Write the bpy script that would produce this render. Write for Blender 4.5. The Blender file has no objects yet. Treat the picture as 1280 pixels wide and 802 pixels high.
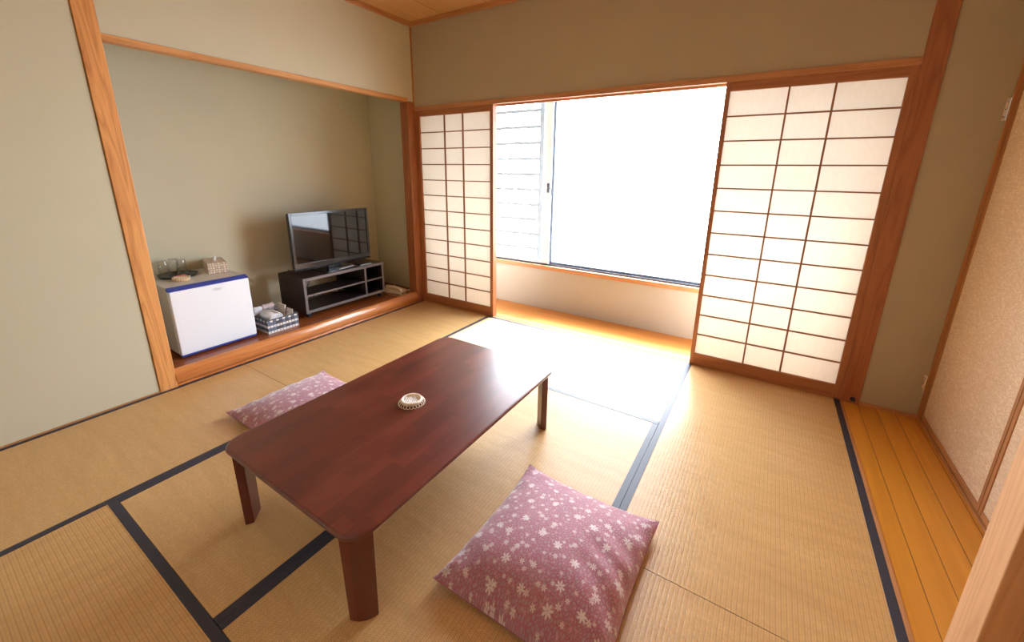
import bpy, bmesh, math, random
from mathutils import Vector, Matrix
random.seed(7)
C = bpy.context.scene.collection
PI = math.pi

# ------------------------------------------------------------------ node helpers
def new_mat(name):
    m = bpy.data.materials.new(name); m.use_nodes = True
    nt = m.node_tree; nt.nodes.clear()
    out = nt.nodes.new('ShaderNodeOutputMaterial')
    b = nt.nodes.new('ShaderNodeBsdfPrincipled')
    nt.links.new(b.outputs[0], out.inputs[0])
    return m, nt, b, out
def N(nt, t, **kw):
    n = nt.nodes.new(t)
    for k, v in kw.items(): setattr(n, k, v)
    return n
def L(nt, a, b): nt.links.new(a, b)
def setin(nt, sock, v):
    if isinstance(v, (int, float)): sock.default_value = v
    elif isinstance(v, (tuple, list)):
        sock.default_value = tuple(v) + ((1,) if len(v) == 3 and len(sock.default_value) == 4 else ())
    else: nt.links.new(v, sock)
def M(nt, op, a, b=None, c=None, clamp=False):
    n = N(nt, 'ShaderNodeMath', operation=op); n.use_clamp = clamp
    setin(nt, n.inputs[0], a)
    if b is not None: setin(nt, n.inputs[1], b)
    if c is not None: setin(nt, n.inputs[2], c)
    return n.outputs[0]
def mix(nt, f, a, b, blend='MIX'):
    n = N(nt, 'ShaderNodeMix', data_type='RGBA', blend_type=blend)
    setin(nt, n.inputs[0], f); setin(nt, n.inputs[6], a); setin(nt, n.inputs[7], b)
    return n.outputs[2]
def coord(nt, which='Object', scale=(1, 1, 1), rot=(0, 0, 0), loc=(0, 0, 0)):
    tc = N(nt, 'ShaderNodeTexCoord'); mp = N(nt, 'ShaderNodeMapping')
    mp.inputs['Scale'].default_value = scale; mp.inputs['Rotation'].default_value = rot
    mp.inputs['Location'].default_value = loc
    L(nt, tc.outputs[which], mp.inputs[0]); return mp.outputs[0]
def noise(nt, vec, scale=5, detail=4, rough=.5, dist=0):
    n = N(nt, 'ShaderNodeTexNoise')
    L(nt, vec, n.inputs['Vector'])
    n.inputs['Scale'].default_value = scale; n.inputs['Detail'].default_value = detail
    n.inputs['Roughness'].default_value = rough; n.inputs['Distortion'].default_value = dist
    return n.outputs['Fac']
def ramp(nt, f, stops):
    n = N(nt, 'ShaderNodeValToRGB'); e = n.color_ramp.elements
    while len(e) < len(stops): e.new(.5)
    for q, (p, c) in zip(e, stops):
        q.position = p; q.color = tuple(c) + (1,) if len(c) == 3 else c
    setin(nt, n.inputs[0], f); return n.outputs[0]
def sstep(nt, v, a, b):
    n = N(nt, 'ShaderNodeMapRange', interpolation_type='SMOOTHSTEP')
    setin(nt, n.inputs[0], v); n.inputs[1].default_value = a; n.inputs[2].default_value = b
    return n.outputs[0]
def bump(nt, b, h, strength=.3, dist=.002):
    n = N(nt, 'ShaderNodeBump'); n.inputs['Strength'].default_value = strength
    n.inputs['Distance'].default_value = dist; L(nt, h, n.inputs['Height'])
    L(nt, n.outputs[0], b.inputs['Normal'])
def simple(name, col, rough=.5, metal=0, spec=.5, coat=0, nz=0, nscale=30):
    m, nt, b, o = new_mat(name)
    if nz:
        f = noise(nt, coord(nt), nscale, 4)
        c = mix(nt, f, tuple(x*(1-nz) for x in col), tuple(min(1, x*(1+nz)) for x in col))
        L(nt, c, b.inputs['Base Color'])
    else: b.inputs['Base Color'].default_value = (*col, 1)
    b.inputs['Roughness'].default_value = rough; b.inputs['Metallic'].default_value = metal
    b.inputs['Specular IOR Level'].default_value = spec; b.inputs['Coat Weight'].default_value = coat
    return m

# ------------------------------------------------------------------ materials
def wall_mat(name, col):
    m, nt, b, o = new_mat(name)
    v = coord(nt)
    f = noise(nt, v, 3, 3); g = noise(nt, v, 420, 2)
    c = mix(nt, f, tuple(x*.95 for x in col), tuple(x*1.04 for x in col))
    c = mix(nt, M(nt, 'MULTIPLY', g, .14), c, tuple(x*.6 for x in col))
    L(nt, c, b.inputs['Base Color']); b.inputs['Roughness'].default_value = .9
    b.inputs['Specular IOR Level'].default_value = .15
    bump(nt, b, g, .25, .001)
    return m
def wood_mat(name, dark, light, axis='Z', rough=.45, ring=22, spec=.4, coat=0, fine=1.0, rmul=7):
    m, nt, b, o = new_mat(name)
    s = {'X': (.06, 1, 1), 'Y': (1, .06, 1), 'Z': (1, 1, .06)}[axis]
    v = coord(nt, scale=s)
    d = noise(nt, v, 6, 3, .5)
    w = N(nt, 'ShaderNodeTexNoise'); L(nt, v, w.inputs['Vector']); w.inputs['Scale'].default_value = ring
    w.inputs['Detail'].default_value = 2; w.inputs['Distortion'].default_value = .6
    rings = M(nt, 'POWER', M(nt, 'PINGPONG', M(nt, 'MULTIPLY', w.outputs['Fac'], rmul), 1), .6)
    s2 = {'X': (.02, 1, 1), 'Y': (1, .02, 1), 'Z': (1, 1, .02)}[axis]
    g = noise(nt, coord(nt, scale=s2), 260, 3)
    f = M(nt, 'ADD', M(nt, 'MULTIPLY', rings, .5), M(nt, 'MULTIPLY', g, .35*fine))
    f = M(nt, 'ADD', f, M(nt, 'MULTIPLY', d, .3), clamp=True)
    c = ramp(nt, f, [(.15, dark), (.55, tuple((a+b_)/2 for a, b_ in zip(dark, light))), (1, light)])
    L(nt, c, b.inputs['Base Color']); b.inputs['Roughness'].default_value = rough
    b.inputs['Specular IOR Level'].default_value = spec; b.inputs['Coat Weight'].default_value = coat
    b.inputs['Coat Roughness'].default_value = .15
    bump(nt, b, g, .08, .0006)
    return m
def boards_mat(name, dark, light, axis, pitch, offset, rough=.3, groove=.0022, glow=(1, 1, 1)):
    """flat boards: grain along 'axis', seams every pitch metres across it (object coords)"""
    m, nt, b, o = new_mat(name)
    tc = N(nt, 'ShaderNodeTexCoord'); sp = N(nt, 'ShaderNodeSeparateXYZ'); L(nt, tc.outputs['Object'], sp.inputs[0])
    across = sp.outputs[0] if axis == 'Y' else sp.outputs[1]
    q = M(nt, 'DIVIDE', M(nt, 'SUBTRACT', across, offset), pitch)
    idx = M(nt, 'FLOOR', q); fr = M(nt, 'SUBTRACT', q, idx)
    edge = M(nt, 'MINIMUM', fr, M(nt, 'SUBTRACT', 1, fr))
    gap = sstep(nt, M(nt, 'MULTIPLY', edge, pitch), groove*.35, groove)
    sc = (1, .05, 1) if axis == 'Y' else (.05, 1, 1)
    v = coord(nt, scale=sc)
    cb = N(nt, 'ShaderNodeCombineXYZ')
    setin(nt, cb.inputs[2], M(nt, 'MULTIPLY', idx, 3.7))
    va = N(nt, 'ShaderNodeVectorMath', operation='ADD'); L(nt, v, va.inputs[0]); L(nt, cb.outputs[0], va.inputs[1])
    w = noise(nt, va.outputs[0], 12, 3, .55, .5)
    rings = M(nt, 'PINGPONG', M(nt, 'MULTIPLY', w, 5), 1)
    g = noise(nt, va.outputs[0], 180, 3)
    wn = N(nt, 'ShaderNodeTexWhiteNoise', noise_dimensions='1D'); L(nt, idx, wn.inputs['W'])
    f = M(nt, 'ADD', M(nt, 'MULTIPLY', rings, .35), M(nt, 'MULTIPLY', g, .35))
    f = M(nt, 'ADD', f, M(nt, 'MULTIPLY', wn.outputs['Value'], .25), clamp=True)
    c = ramp(nt, f, [(.1, dark), (.9, light)])
    c = mix(nt, gap, tuple(x*.35 for x in dark), c)
    L(nt, c, b.inputs['Base Color']); b.inputs['Roughness'].default_value = rough
    bump(nt, b, gap, .5, .0015)
    return m
def tatami_mat():
    m, nt, b, o = new_mat('tatami_rush')
    tc = N(nt, 'ShaderNodeTexCoord'); sp = N(nt, 'ShaderNodeSeparateXYZ'); L(nt, tc.outputs['Object'], sp.inputs[0])
    x, y = sp.outputs[0], sp.outputs[1]
    q = M(nt, 'DIVIDE', y, .0155)
    idx = M(nt, 'FLOOR', q); fr = M(nt, 'SUBTRACT', q, idx)
    edge = M(nt, 'MINIMUM', fr, M(nt, 'SUBTRACT', 1, fr))           # 0 at the warp line
    ridge = M(nt, 'POWER', M(nt, 'MULTIPLY', edge, 2), .5)
    # rush strands: short bricks, two rows per ridge, shifted every row
    h2 = M(nt, 'DIVIDE', y, .00775); hid = M(nt, 'FLOOR', h2); hf = M(nt, 'SUBTRACT', h2, hid)
    hedge = M(nt, 'MINIMUM', hf, M(nt, 'SUBTRACT', 1, hf))
    sx = M(nt, 'ADD', M(nt, 'DIVIDE', x, .0068), M(nt, 'MULTIPLY', M(nt, 'FLOORED_MODULO', hid, 2), .5))
    sidx = M(nt, 'FLOOR', sx); sf = M(nt, 'SUBTRACT', sx, sidx)
    sedge = M(nt, 'MINIMUM', sf, M(nt, 'SUBTRACT', 1, sf))
    strand = M(nt, 'MULTIPLY', sstep(nt, sedge, .0, .2), sstep(nt, hedge, .0, .13))
    cb = N(nt, 'ShaderNodeCombineXYZ'); L(nt, sidx, cb.inputs[0]); L(nt, hid, cb.inputs[1])
    w2 = N(nt, 'ShaderNodeTexWhiteNoise', noise_dimensions='2D'); L(nt, cb.outputs[0], w2.inputs['Vector'])
    fine = noise(nt, coord(nt, scale=(1, .04, 1)), 420, 2)
    band = noise(nt, coord(nt, scale=(1, .12, 1)), 22, 3)
    col = ramp(nt, M(nt, 'ADD', M(nt, 'MULTIPLY', band, .55), M(nt, 'MULTIPLY', fine, .45)),
               [(.25, (.56, .325, .120)), (.5, (.68, .425, .175)), (.78, (.79, .525, .245))])
    col = mix(nt, M(nt, 'MULTIPLY', M(nt, 'SUBTRACT', 1, sstep(nt, edge, .02, .13)), .45), col, (.30, .165, .055))
    col = mix(nt, M(nt, 'MULTIPLY', M(nt, 'SUBTRACT', 1, strand), .55), col, (.34, .19, .07))
    col = mix(nt, M(nt, 'MULTIPLY', w2.outputs['Value'], .34), col, (.42, .265, .11))
    L(nt, col, b.inputs['Base Color'])
    b.inputs['Roughness'].default_value = .46
    b.inputs['Specular IOR Level'].default_value = TATAMI_SPEC
    b.inputs['Anisotropic'].default_value = .85
    tg = N(nt, 'ShaderNodeTangent', direction_type='UV_MAP', uv_map='UVMap'); L(nt, tg.outputs[0], b.inputs['Tangent'])
    h = M(nt, 'ADD', ridge, M(nt, 'MULTIPLY', strand, .25))
    bump(nt, b, h, .22, .0016)
    return m
TATAMI_SPEC = .8

def cushion_mat():
    m, nt, b, o = new_mat('floral_fabric')
    tc = N(nt, 'ShaderNodeTexCoord')
    uv = N(nt, 'ShaderNodeMapping'); L(nt, tc.outputs['UV'], uv.inputs[0])
    uv.inputs['Rotation'].default_value = (0, 0, .35)
    P = uv.outputs[0]
    def flowers(scale, rnd, R, petals, off):
        mp = N(nt, 'ShaderNodeMapping'); L(nt, P, mp.inputs[0])
        mp.inputs['Scale'].default_value = (scale,)*3; mp.inputs['Location'].default_value = (off, off*1.7, 0)
        vo = N(nt, 'ShaderNodeTexVoronoi', voronoi_dimensions='2D'); L(nt, mp.outputs[0], vo.inputs['Vector'])
        vo.inputs['Scale'].default_value = 1; vo.inputs['Randomness'].default_value = rnd
        sb = N(nt, 'ShaderNodeVectorMath', operation='SUBTRACT')
        L(nt, mp.outputs[0], sb.inputs[0]); L(nt, vo.outputs['Position'], sb.inputs[1])
        s = N(nt, 'ShaderNodeSeparateXYZ'); L(nt, sb.outputs[0], s.inputs[0])
        cs = N(nt, 'ShaderNodeSeparateColor'); L(nt, vo.outputs['Color'], cs.inputs[0])
        th = M(nt, 'ADD', M(nt, 'ARCTAN2', s.outputs[1], s.outputs[0]), M(nt, 'MULTIPLY', cs.outputs[0], 6))
        r = M(nt, 'SQRT', M(nt, 'ADD', M(nt, 'MULTIPLY', s.outputs[0], s.outputs[0]), M(nt, 'MULTIPLY', s.outputs[1], s.outputs[1])))
        pet = M(nt, 'ABSOLUTE', M(nt, 'COSINE', M(nt, 'MULTIPLY', th, petals/2)))
        rr = M(nt, 'MULTIPLY', R, M(nt, 'ADD', .28, M(nt, 'MULTIPLY', pet, .72)))
        rr = M(nt, 'MULTIPLY', rr, M(nt, 'ADD', .7, M(nt, 'MULTIPLY', cs.outputs[1], .5)))
        inside = M(nt, 'SUBTRACT', 1, sstep(nt, M(nt, 'DIVIDE', r, rr), .88, 1.05))
        core = sstep(nt, M(nt, 'DIVIDE', r, rr), .1, .22)
        return M(nt, 'MULTIPLY', inside, core), cs.outputs[2]
    base = mix(nt, noise(nt, P, 9, 3), (.34, .115, .175), (.45, .185, .245))
    # grey-mauve leaves
    mp = N(nt, 'ShaderNodeMapping'); L(nt, P, mp.inputs[0]); mp.inputs['Scale'].default_value = (125, 72, 1); mp.inputs['Rotation'].default_value = (0, 0, .8)
    vo = N(nt, 'ShaderNodeTexVoronoi', voronoi_dimensions='2D', feature='DISTANCE_TO_EDGE'); L(nt, mp.outputs[0], vo.inputs['Vector']); vo.inputs['Scale'].default_value = 1
    leaf = sstep(nt, vo.outputs['Distance'], .16, .26)
    col = mix(nt, M(nt, 'MULTIPLY', leaf, .8), base, (.38, .29, .30))
    red = sstep(nt, noise(nt, P, 110, 2), .60, .68)
    col = mix(nt, M(nt, 'MULTIPLY', red, .5), col, (.42, .07, .13))
    f3, c3 = flowers(38, .9, .22, 5, 1.3); col = mix(nt, M(nt, 'MULTIPLY', f3, .4), col, (.66, .42, .47))
    f2, c2 = flowers(22, .8, .20, 6, 3.1); col = mix(nt, M(nt, 'MULTIPLY', f2, .65), col, (.74, .67, .67))
    f1, c1 = flowers(12.5, .55, .20, 7, .2); col = mix(nt, M(nt, 'MULTIPLY', f1, .75), col, (.74, .68, .68))
    L(nt, col, b.inputs['Base Color'])
    b.inputs['Roughness'].default_value = .75; b.inputs['Sheen Weight'].default_value = .5
    b.inputs['Sheen Roughness'].default_value = .4; b.inputs['Specular IOR Level'].default_value = .25
    bump(nt, b, noise(nt, P, 700, 2), .15, .0006)
    return m
def table_mat():
    m, nt, b, o = new_mat('red_brown_lacquer')
    tc = N(nt, 'ShaderNodeTexCoord'); sp = N(nt, 'ShaderNodeSeparateXYZ'); L(nt, tc.outputs['Object'], sp.inputs[0])
    q = M(nt, 'DIVIDE', sp.outputs[0], .058); idx = M(nt, 'FLOOR', q)
    wn = N(nt, 'ShaderNodeTexWhiteNoise', noise_dimensions='1D'); L(nt, idx, wn.inputs['W'])
    qy = M(nt, 'FLOOR', M(nt, 'ADD', M(nt, 'DIVIDE', sp.outputs[1], .34), M(nt, 'MULTIPLY', wn.outputs['Value'], 5)))
    cb = N(nt, 'ShaderNodeCombineXYZ'); L(nt, idx, cb.inputs[0]); L(nt, qy, cb.inputs[1])
    w2 = N(nt, 'ShaderNodeTexWhiteNoise', noise_dimensions='2D'); L(nt, cb.outputs[0], w2.inputs['Vector'])
    g = noise(nt, coord(nt, scale=(1, .05, 1)), 120, 4)
    bl = noise(nt, coord(nt, scale=(1, .35, 1)), 9, 4, .6)
    f = M(nt, 'ADD', M(nt, 'MULTIPLY', g, .3), M(nt, 'MULTIPLY', bl, .55))
    f = M(nt, 'ADD', f, M(nt, 'MULTIPLY', w2.outputs['Value'], .22))
    c = ramp(nt, f, [(.25, (.055, .009, .008)), (.55, (.115, .018, .012)), (.85, (.20, .040, .019))])
    L(nt, c, b.inputs['Base Color']); b.inputs['Roughness'].default_value = .33
    b.inputs['Specular IOR Level'].default_value = .5
    b.inputs['Coat Weight'].default_value = .5; b.inputs['Coat Roughness'].default_value = .25
    return m
def paper_mat():
    m, nt, b, out = new_mat('shoji_paper'); nt.nodes.remove(b)
    v = coord(nt)
    f = noise(nt, coord(nt, scale=(1, 1, .35)), 60, 5, .7); g = noise(nt, v, 5, 2)
    c = mix(nt, f, (.80, .75, .68), (.92, .89, .84))
    tr = N(nt, 'ShaderNodeBsdfTranslucent'); di = N(nt, 'ShaderNodeBsdfDiffuse'); mx = N(nt, 'ShaderNodeMixShader')
    L(nt, mix(nt, g, c, (.90, .84, .75)), tr.inputs[0]); L(nt, c, di.inputs[0])
    mx.inputs[0].default_value = PAPER_T
    L(nt, di.outputs[0], mx.inputs[1]); L(nt, tr.outputs[0], mx.inputs[2]); L(nt, mx.outputs[0], out.inputs[0])
    return m
PAPER_T = .285
def fusuma_mat():
    m, nt, b, o = new_mat('closet_door_paper')
    v = coord(nt, scale=(1, 1, 1.4), rot=(.5, 0, 0))
    f = noise(nt, v, 16, 5, .65, 1.8)
    vo = N(nt, 'ShaderNodeTexNoise'); L(nt, coord(nt, scale=(1, .45, 1.5), rot=(.6, 0, 0)), vo.inputs['Vector'])
    vo.inputs['Scale'].default_value = 70; vo.inputs['Detail'].default_value = 3; vo.inputs['Distortion'].default_value = 2.2
    s = sstep(nt, vo.outputs['Fac'], .48, .62)
    c = mix(nt, s, (.66, .48, .31), (.84, .71, .56))
    c = mix(nt, M(nt, 'MULTIPLY', f, .5), c, (.72, .55, .37))
    L(nt, c, b.inputs['Base Color']); b.inputs['Roughness'].default_value = .7
    return m
def glass_pane_mat():
    m, nt, b, out = new_mat('window_glass'); nt.nodes.remove(b)
    t = N(nt, 'ShaderNodeBsdfTransparent'); t.inputs[0].default_value = (.97, .985, .99, 1)
    g = N(nt, 'ShaderNodeBsdfGlossy'); g.inputs['Roughness'].default_value = .02
    lw = N(nt, 'ShaderNodeLayerWeight')
    fz = M(nt, 'ADD', .02, M(nt, 'MULTIPLY', M(nt, 'POWER', lw.outputs['Facing'], 5), .6))
    mx = N(nt, 'ShaderNodeMixShader'); L(nt, fz, mx.inputs[0])
    L(nt, t.outputs[0], mx.inputs[1]); L(nt, g.outputs[0], mx.inputs[2]); L(nt, mx.outputs[0], out.inputs[0])
    return m
def weave_mat(name, cols, size, striped=False, rough=.5):
    """checker basket weave from UV metres; cols = (a, b, c)"""
    m, nt, b, o = new_mat(name)
    tc = N(nt, 'ShaderNodeTexCoord'); sp = N(nt, 'ShaderNodeSeparateXYZ'); L(nt, tc.outputs['UV'], sp.inputs[0])
    u = M(nt, 'DIVIDE', sp.outputs[0], size[0]); v = M(nt, 'DIVIDE', sp.outputs[1], size[1])
    iu, iv = M(nt, 'FLOOR', u), M(nt, 'FLOOR', v)
    fu, fv = M(nt, 'SUBTRACT', u, iu), M(nt, 'SUBTRACT', v, iv)
    par = M(nt, 'FLOORED_MODULO', M(nt, 'ADD', iu, iv), 2)
    rowc = M(nt, 'FLOORED_MODULO', iv, 2)
    wn = N(nt, 'ShaderNodeTexWhiteNoise', noise_dimensions='1D'); L(nt, M(nt, 'ADD', iu, 17.3), wn.inputs['W'])
    vert = mix(nt, M(nt, 'GREATER_THAN', wn.outputs['Value'], .45), cols[0], cols[1])
    if striped:
        light = mix(nt, M(nt, 'MULTIPLY', par, .35), cols[0], tuple(x*.7 for x in cols[0]))
        dark = mix(nt, M(nt, 'GREATER_THAN', wn.outputs['Value'], .5), cols[1], cols[2])
        c = mix(nt, rowc, light, dark)
        toprow = M(nt, 'GREATER_THAN', iv, 3.5)
        c = mix(nt, toprow, c, mix(nt, M(nt, 'FLOORED_MODULO', iu, 2), cols[0], cols[1]))
    else:
        hor = mix(nt, rowc, cols[2], cols[0])
        c = mix(nt, par, hor, vert)
    eu = M(nt, 'MINIMUM', fu, M(nt, 'SUBTRACT', 1, fu)); ev = M(nt, 'MINIMUM', fv, M(nt, 'SUBTRACT', 1, fv))
    e = M(nt, 'MINIMUM', eu, ev)
    c = mix(nt, sstep(nt, e, .02, .12), tuple(x*.35 for x in cols[1]), c)
    L(nt, c, b.inputs['Base Color']); b.inputs['Roughness'].default_value = rough
    bump(nt, b, sstep(nt, e, 0, .3), .5, .002)
    return m

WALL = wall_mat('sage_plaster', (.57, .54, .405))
WALL_WIN = wall_mat('sage_plaster_shaded', (.44, .38, .27))  # same plaster, shade of the walls facing away from the window mixed into colour
WALL_LOW = wall_mat('pale_plaster', (.47, .43, .36))
POST = wood_mat('cedar_post', (.42, .15, .04), (.80, .39, .13), 'Z', .5, ring=16, rmul=13)
POST_R = wood_mat('red_cedar_post', (.24, .075, .03), (.40, .15, .06), 'Z', .45)
BEAM_X = wood_mat('cedar_beam_x', (.36, .15, .06), (.56, .27, .12), 'X', .5)
BEAM_Y = wood_mat('cedar_beam_y', (.42, .17, .05), (.66, .34, .13), 'Y', .5)
FRAME_Z = wood_mat('screen_frame_z', (.26, .09, .035), (.42, .17, .07), 'Z', .45)
FRAME_X = wood_mat('screen_frame_x', (.26, .09, .035), (.42, .17, .07), 'X', .45)
KUMIKO = simple('lattice_wood', (.30, .13, .05), .6)
LOG = wood_mat('polished_log', (.38, .11, .025), (.62, .24, .07), 'Y', .22, coat=.5)
ALCOVE_FLOOR = boards_mat('alcove_boards', (.20, .05, .012), (.34, .10, .025), 'Y', .9, .0, .22)
ENGAWA = boards_mat('veranda_boards', (.38, .125, .02), (.52, .20, .035), 'X', .42, .10, .4)
STRIP = boards_mat('strip_boards', (.52, .215, .022), (.72, .33, .045), 'Y', .0885, 3.64, .28)
CEIL = boards_mat('ceiling_boards', (.50, .27, .11), (.62, .36, .16), 'Y', .485, .42-.485, .6, .004)
TRIM = wood_mat('thin_trim', (.30, .12, .04), (.48, .22, .085), 'Z', .5)
TRIM_Y = wood_mat('thin_trim_y', (.34, .14, .045), (.52, .25, .10), 'Y', .5)
TRIM_X = wood_mat('thin_trim_x', (.34, .14, .045), (.52, .25, .10), 'X', .5)
FG_POST = wood_mat('pale_cedar_post', (.50, .25, .105), (.68, .38, .19), 'Z', .5, ring=20, rmul=11)
RUSH = tatami_mat()
BORDER = simple('navy_cloth', (.022, .024, .045), .55, nz=.25, nscale=300, spec=.6)
SEAMDARK = simple('mat_edge', (.20, .12, .05), .8)
FLORAL = cushion_mat(); TABLE = table_mat(); PAPER = paper_mat(); FUSUMA = fusuma_mat(); GLASSP = glass_pane_mat()
ALU = simple('aluminium', (.16, .19, .24), .35, .2)
WHITE_SASH = simple('white_sash', (.80, .81, .82), .4)
LOUVRE = simple('grey_louvre', (.255, .26, .27), .6)
DARKRAIL = simple('dark_rail', (.05, .055, .075), .4)
FR_WHITE = simple('fridge_white', (.80, .855, .94), .28)
FR_BODY = simple('fridge_body', (.60, .55, .50), .4)
FR_BLUE = simple('fridge_blue', (.03, .055, .33), .3)
FR_LOGO = simple('logo_grey', (.30, .38, .36), .4)
BLACK = simple('black_plastic', (.012, .012, .014), .35)
BEZEL = simple('glossy_bezel', (.012, .014, .02), .18, spec=.5, coat=.1)
SCREEN = simple('screen_glass', (.006, .005, .005), .045, spec=.5)
STAND = wood_mat('dark_laminate', (.020, .012, .012), (.038, .024, .023), 'Y', .4)
STAND_E = simple('grey_edging', (.13, .108, .115), .4)
CHROME = simple('chrome', (.75, .74, .72), .22, 1)
CREAM = simple('cream_plastic', (.80, .68, .52), .35)
CREAM2 = simple('cream_cord', (.70, .60, .46), .4)
TRAYM = simple('black_tray', (.018, .016, .016), .22)
PINKP = simple('pink_packet', (.62, .05, .16), .4)
RATTAN = simple('rattan', (.68, .46, .22), .5, nz=.3, nscale=200)
RATTAN_L = simple('pale_rattan', (.86, .78, .64), .5, nz=.12, nscale=160)
TOWEL = simple('white_terry', (.80, .81, .86), .95, nz=.06, nscale=400)
PINKC = simple('pink_cloth', (.62, .50, .52), .9)
TISSUE = simple('tissue_paper', (.88, .88, .88), .9)
BASKET = weave_mat('plaid_weave', ((.80, .76, .74), (.13, .16, .24), (.07, .065, .075)), (.024, .0228), True)
TISSUEBOX = weave_mat('bark_weave', ((.72, .60, .48), (.58, .45, .34), (.78, .68, .56)), (.017, .017))
ROPE = simple('jute', (.60, .42, .24), .8)
CREAMCARD = simple('cream_card', (.70, .62, .56), .8)
DOT = simple('brown_dot', (.16, .09, .07), .8)
RUBBER = simple('black_rubber', (.02, .02, .025), .6)
GREY = simple('grey_plastic', (.30, .33, .38), .25)

def cup_glass():
    m, nt, b, o = new_mat('tumbler_glass')
    nt.nodes.remove(b)
    lw = N(nt, 'ShaderNodeLayerWeight'); lw.inputs[0].default_value = .35
    t = N(nt, 'ShaderNodeBsdfTransparent'); t.inputs[0].default_value = (.975, .98, .975, 1)
    g = N(nt, 'ShaderNodeBsdfGlossy'); g.inputs['Roughness'].default_value = .06
    mx = N(nt, 'ShaderNodeMixShader'); L(nt, M(nt, 'ADD', M(nt, 'MULTIPLY', M(nt, 'POWER', lw.outputs['Facing'], 2.0), .75), .05), mx.inputs[0])
    L(nt, t.outputs[0], mx.inputs[1]); L(nt, g.outputs[0], mx.inputs[2]); L(nt, mx.outputs[0], o.inputs[0])
    return m
CUP = cup_glass()

# ------------------------------------------------------------------ mesh helpers
def box(bm, x0, x1, y0, y1, z0, z1):
    vs = [bm.verts.new((x, y, z)) for x in (x0, x1) for y in (y0, y1) for z in (z0, z1)]
    for f in ((0, 1, 3, 2), (4, 6, 7, 5), (0, 4, 5, 1), (2, 3, 7, 6), (0, 2, 6, 4), (1, 5, 7, 3)):
        bm.faces.new([vs[i] for i in f])
    return vs
def prism(bm, pts, axis, a, b):
    """extrude polygon pts (2D) along axis from a to b; pts order = remaining axes in xyz order"""
    def P(p, t):
        return {'X': (t, p[0], p[1]), 'Y': (p[0], t, p[1]), 'Z': (p[0], p[1], t)}[axis]
    A = [bm.verts.new(P(p, a)) for p in pts]; B = [bm.verts.new(P(p, b)) for p in pts]
    n = len(pts)
    for i in range(n): bm.faces.new((A[i], A[(i+1) % n], B[(i+1) % n], B[i]))
    bm.faces.new(A[::-1]); bm.faces.new(B)
def lathe(bm, prof, seg=32, c=(0, 0, 0)):
    rings = []
    for r, z in prof:
        if r < 1e-6: rings.append([bm.verts.new((c[0], c[1], c[2]+z))])
        else: rings.append([bm.verts.new((c[0]+r*math.cos(2*PI*i/seg), c[1]+r*math.sin(2*PI*i/seg), c[2]+z)) for i in range(seg)])
    for a, b in zip(rings, rings[1:]):
        for i in range(seg):
            j = (i+1) % seg
            q = [a[i % len(a)], a[j % len(a)], b[j % len(b)], b[i % len(b)]]
            u = []
            for v in q:
                if v not in u: u.append(v)
            if len(u) > 2: bm.faces.new(u)
def tube(bm, pts, r, seg=8, closed=False):
    pts = [Vector(p) for p in pts]; rings = []
    n = len(pts); up = Vector((0, 0, 1))
    for i, p in enumerate(pts):
        t = (pts[(i+1) % n]-pts[i-1]) if closed else (pts[min(i+1, n-1)]-pts[max(i-1, 0)])
        t.normalize()
        u = up if abs(t.dot(up)) < .95 else Vector((1, 0, 0))
        s = t.cross(u).normalized(); w = s.cross(t).normalized()
        rings.append([bm.verts.new(p+s*(r*math.cos(2*PI*k/seg))+w*(r*math.sin(2*PI*k/seg))) for k in range(seg)])
    for i in range(n if closed else n-1):
        a, b = rings[i], rings[(i+1) % n]
        for k in range(seg): bm.faces.new((a[k], a[(k+1) % seg], b[(k+1) % seg], b[k]))
    if not closed: bm.faces.new(rings[0][::-1]); bm.faces.new(rings[-1])
def rrect(x0, x1, y0, y1, r, seg=6):
    out = []
    for cx, cy, a0 in ((x1-r, y1-r, 0), (x0+r, y1-r, 90), (x0+r, y0+r, 180), (x1-r, y0+r, 270)):
        for i in range(seg+1):
            a = math.radians(a0+90*i/seg); out.append((cx+r*math.cos(a), cy+r*math.sin(a)))
    return out
def obj(name, bm, mat, parent=None, bevel=0, smooth=False, loc=None, seg=2):
    bmesh.ops.recalc_face_normals(bm, faces=bm.faces)
    me = bpy.data.meshes.new(name); bm.to_mesh(me); bm.free()
    o = bpy.data.objects.new(name, me); C.objects.link(o)
    me.materials.append(mat)
    if parent: o.parent = parent
    if loc: o.location = loc
    if smooth:
        for p in me.polygons: p.use_smooth = True
    if bevel:
        md = o.modifiers.new('Bevel', 'BEVEL'); md.width = bevel; md.segments = seg; md.limit_method = 'ANGLE'; md.angle_limit = math.radians(40)
        md.harden_normals = False
    return o
def B(*boxes):
    bm = bmesh.new()
    for b in boxes: box(bm, *b)
    return bm
def thing(name, label, cat, loc=(0, 0, 0), rz=0, group=None, kind=None):
    o = bpy.data.objects.new(name, None); C.objects.link(o); o.empty_display_size = .05
    o.location = loc; o.rotation_euler = (0, 0, rz); return tag(o, label, cat, group, kind)
def tag(o, label, cat, group=None, kind=None):
    if label: o['label'] = label
    if cat: o['category'] = cat
    if group: o['group'] = group
    if kind: o['kind'] = kind
    return o
def struct(name, bm, mat, label, cat, **kw):
    return tag(obj(name, bm, mat, **kw), label, cat, kind='structure')

# ------------------------------------------------------------------ dimensions (metres; window screens on y=0, alcove side on x=0)
H = 2.667; AF = .105; AD = -.70; YN = -3.64

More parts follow.
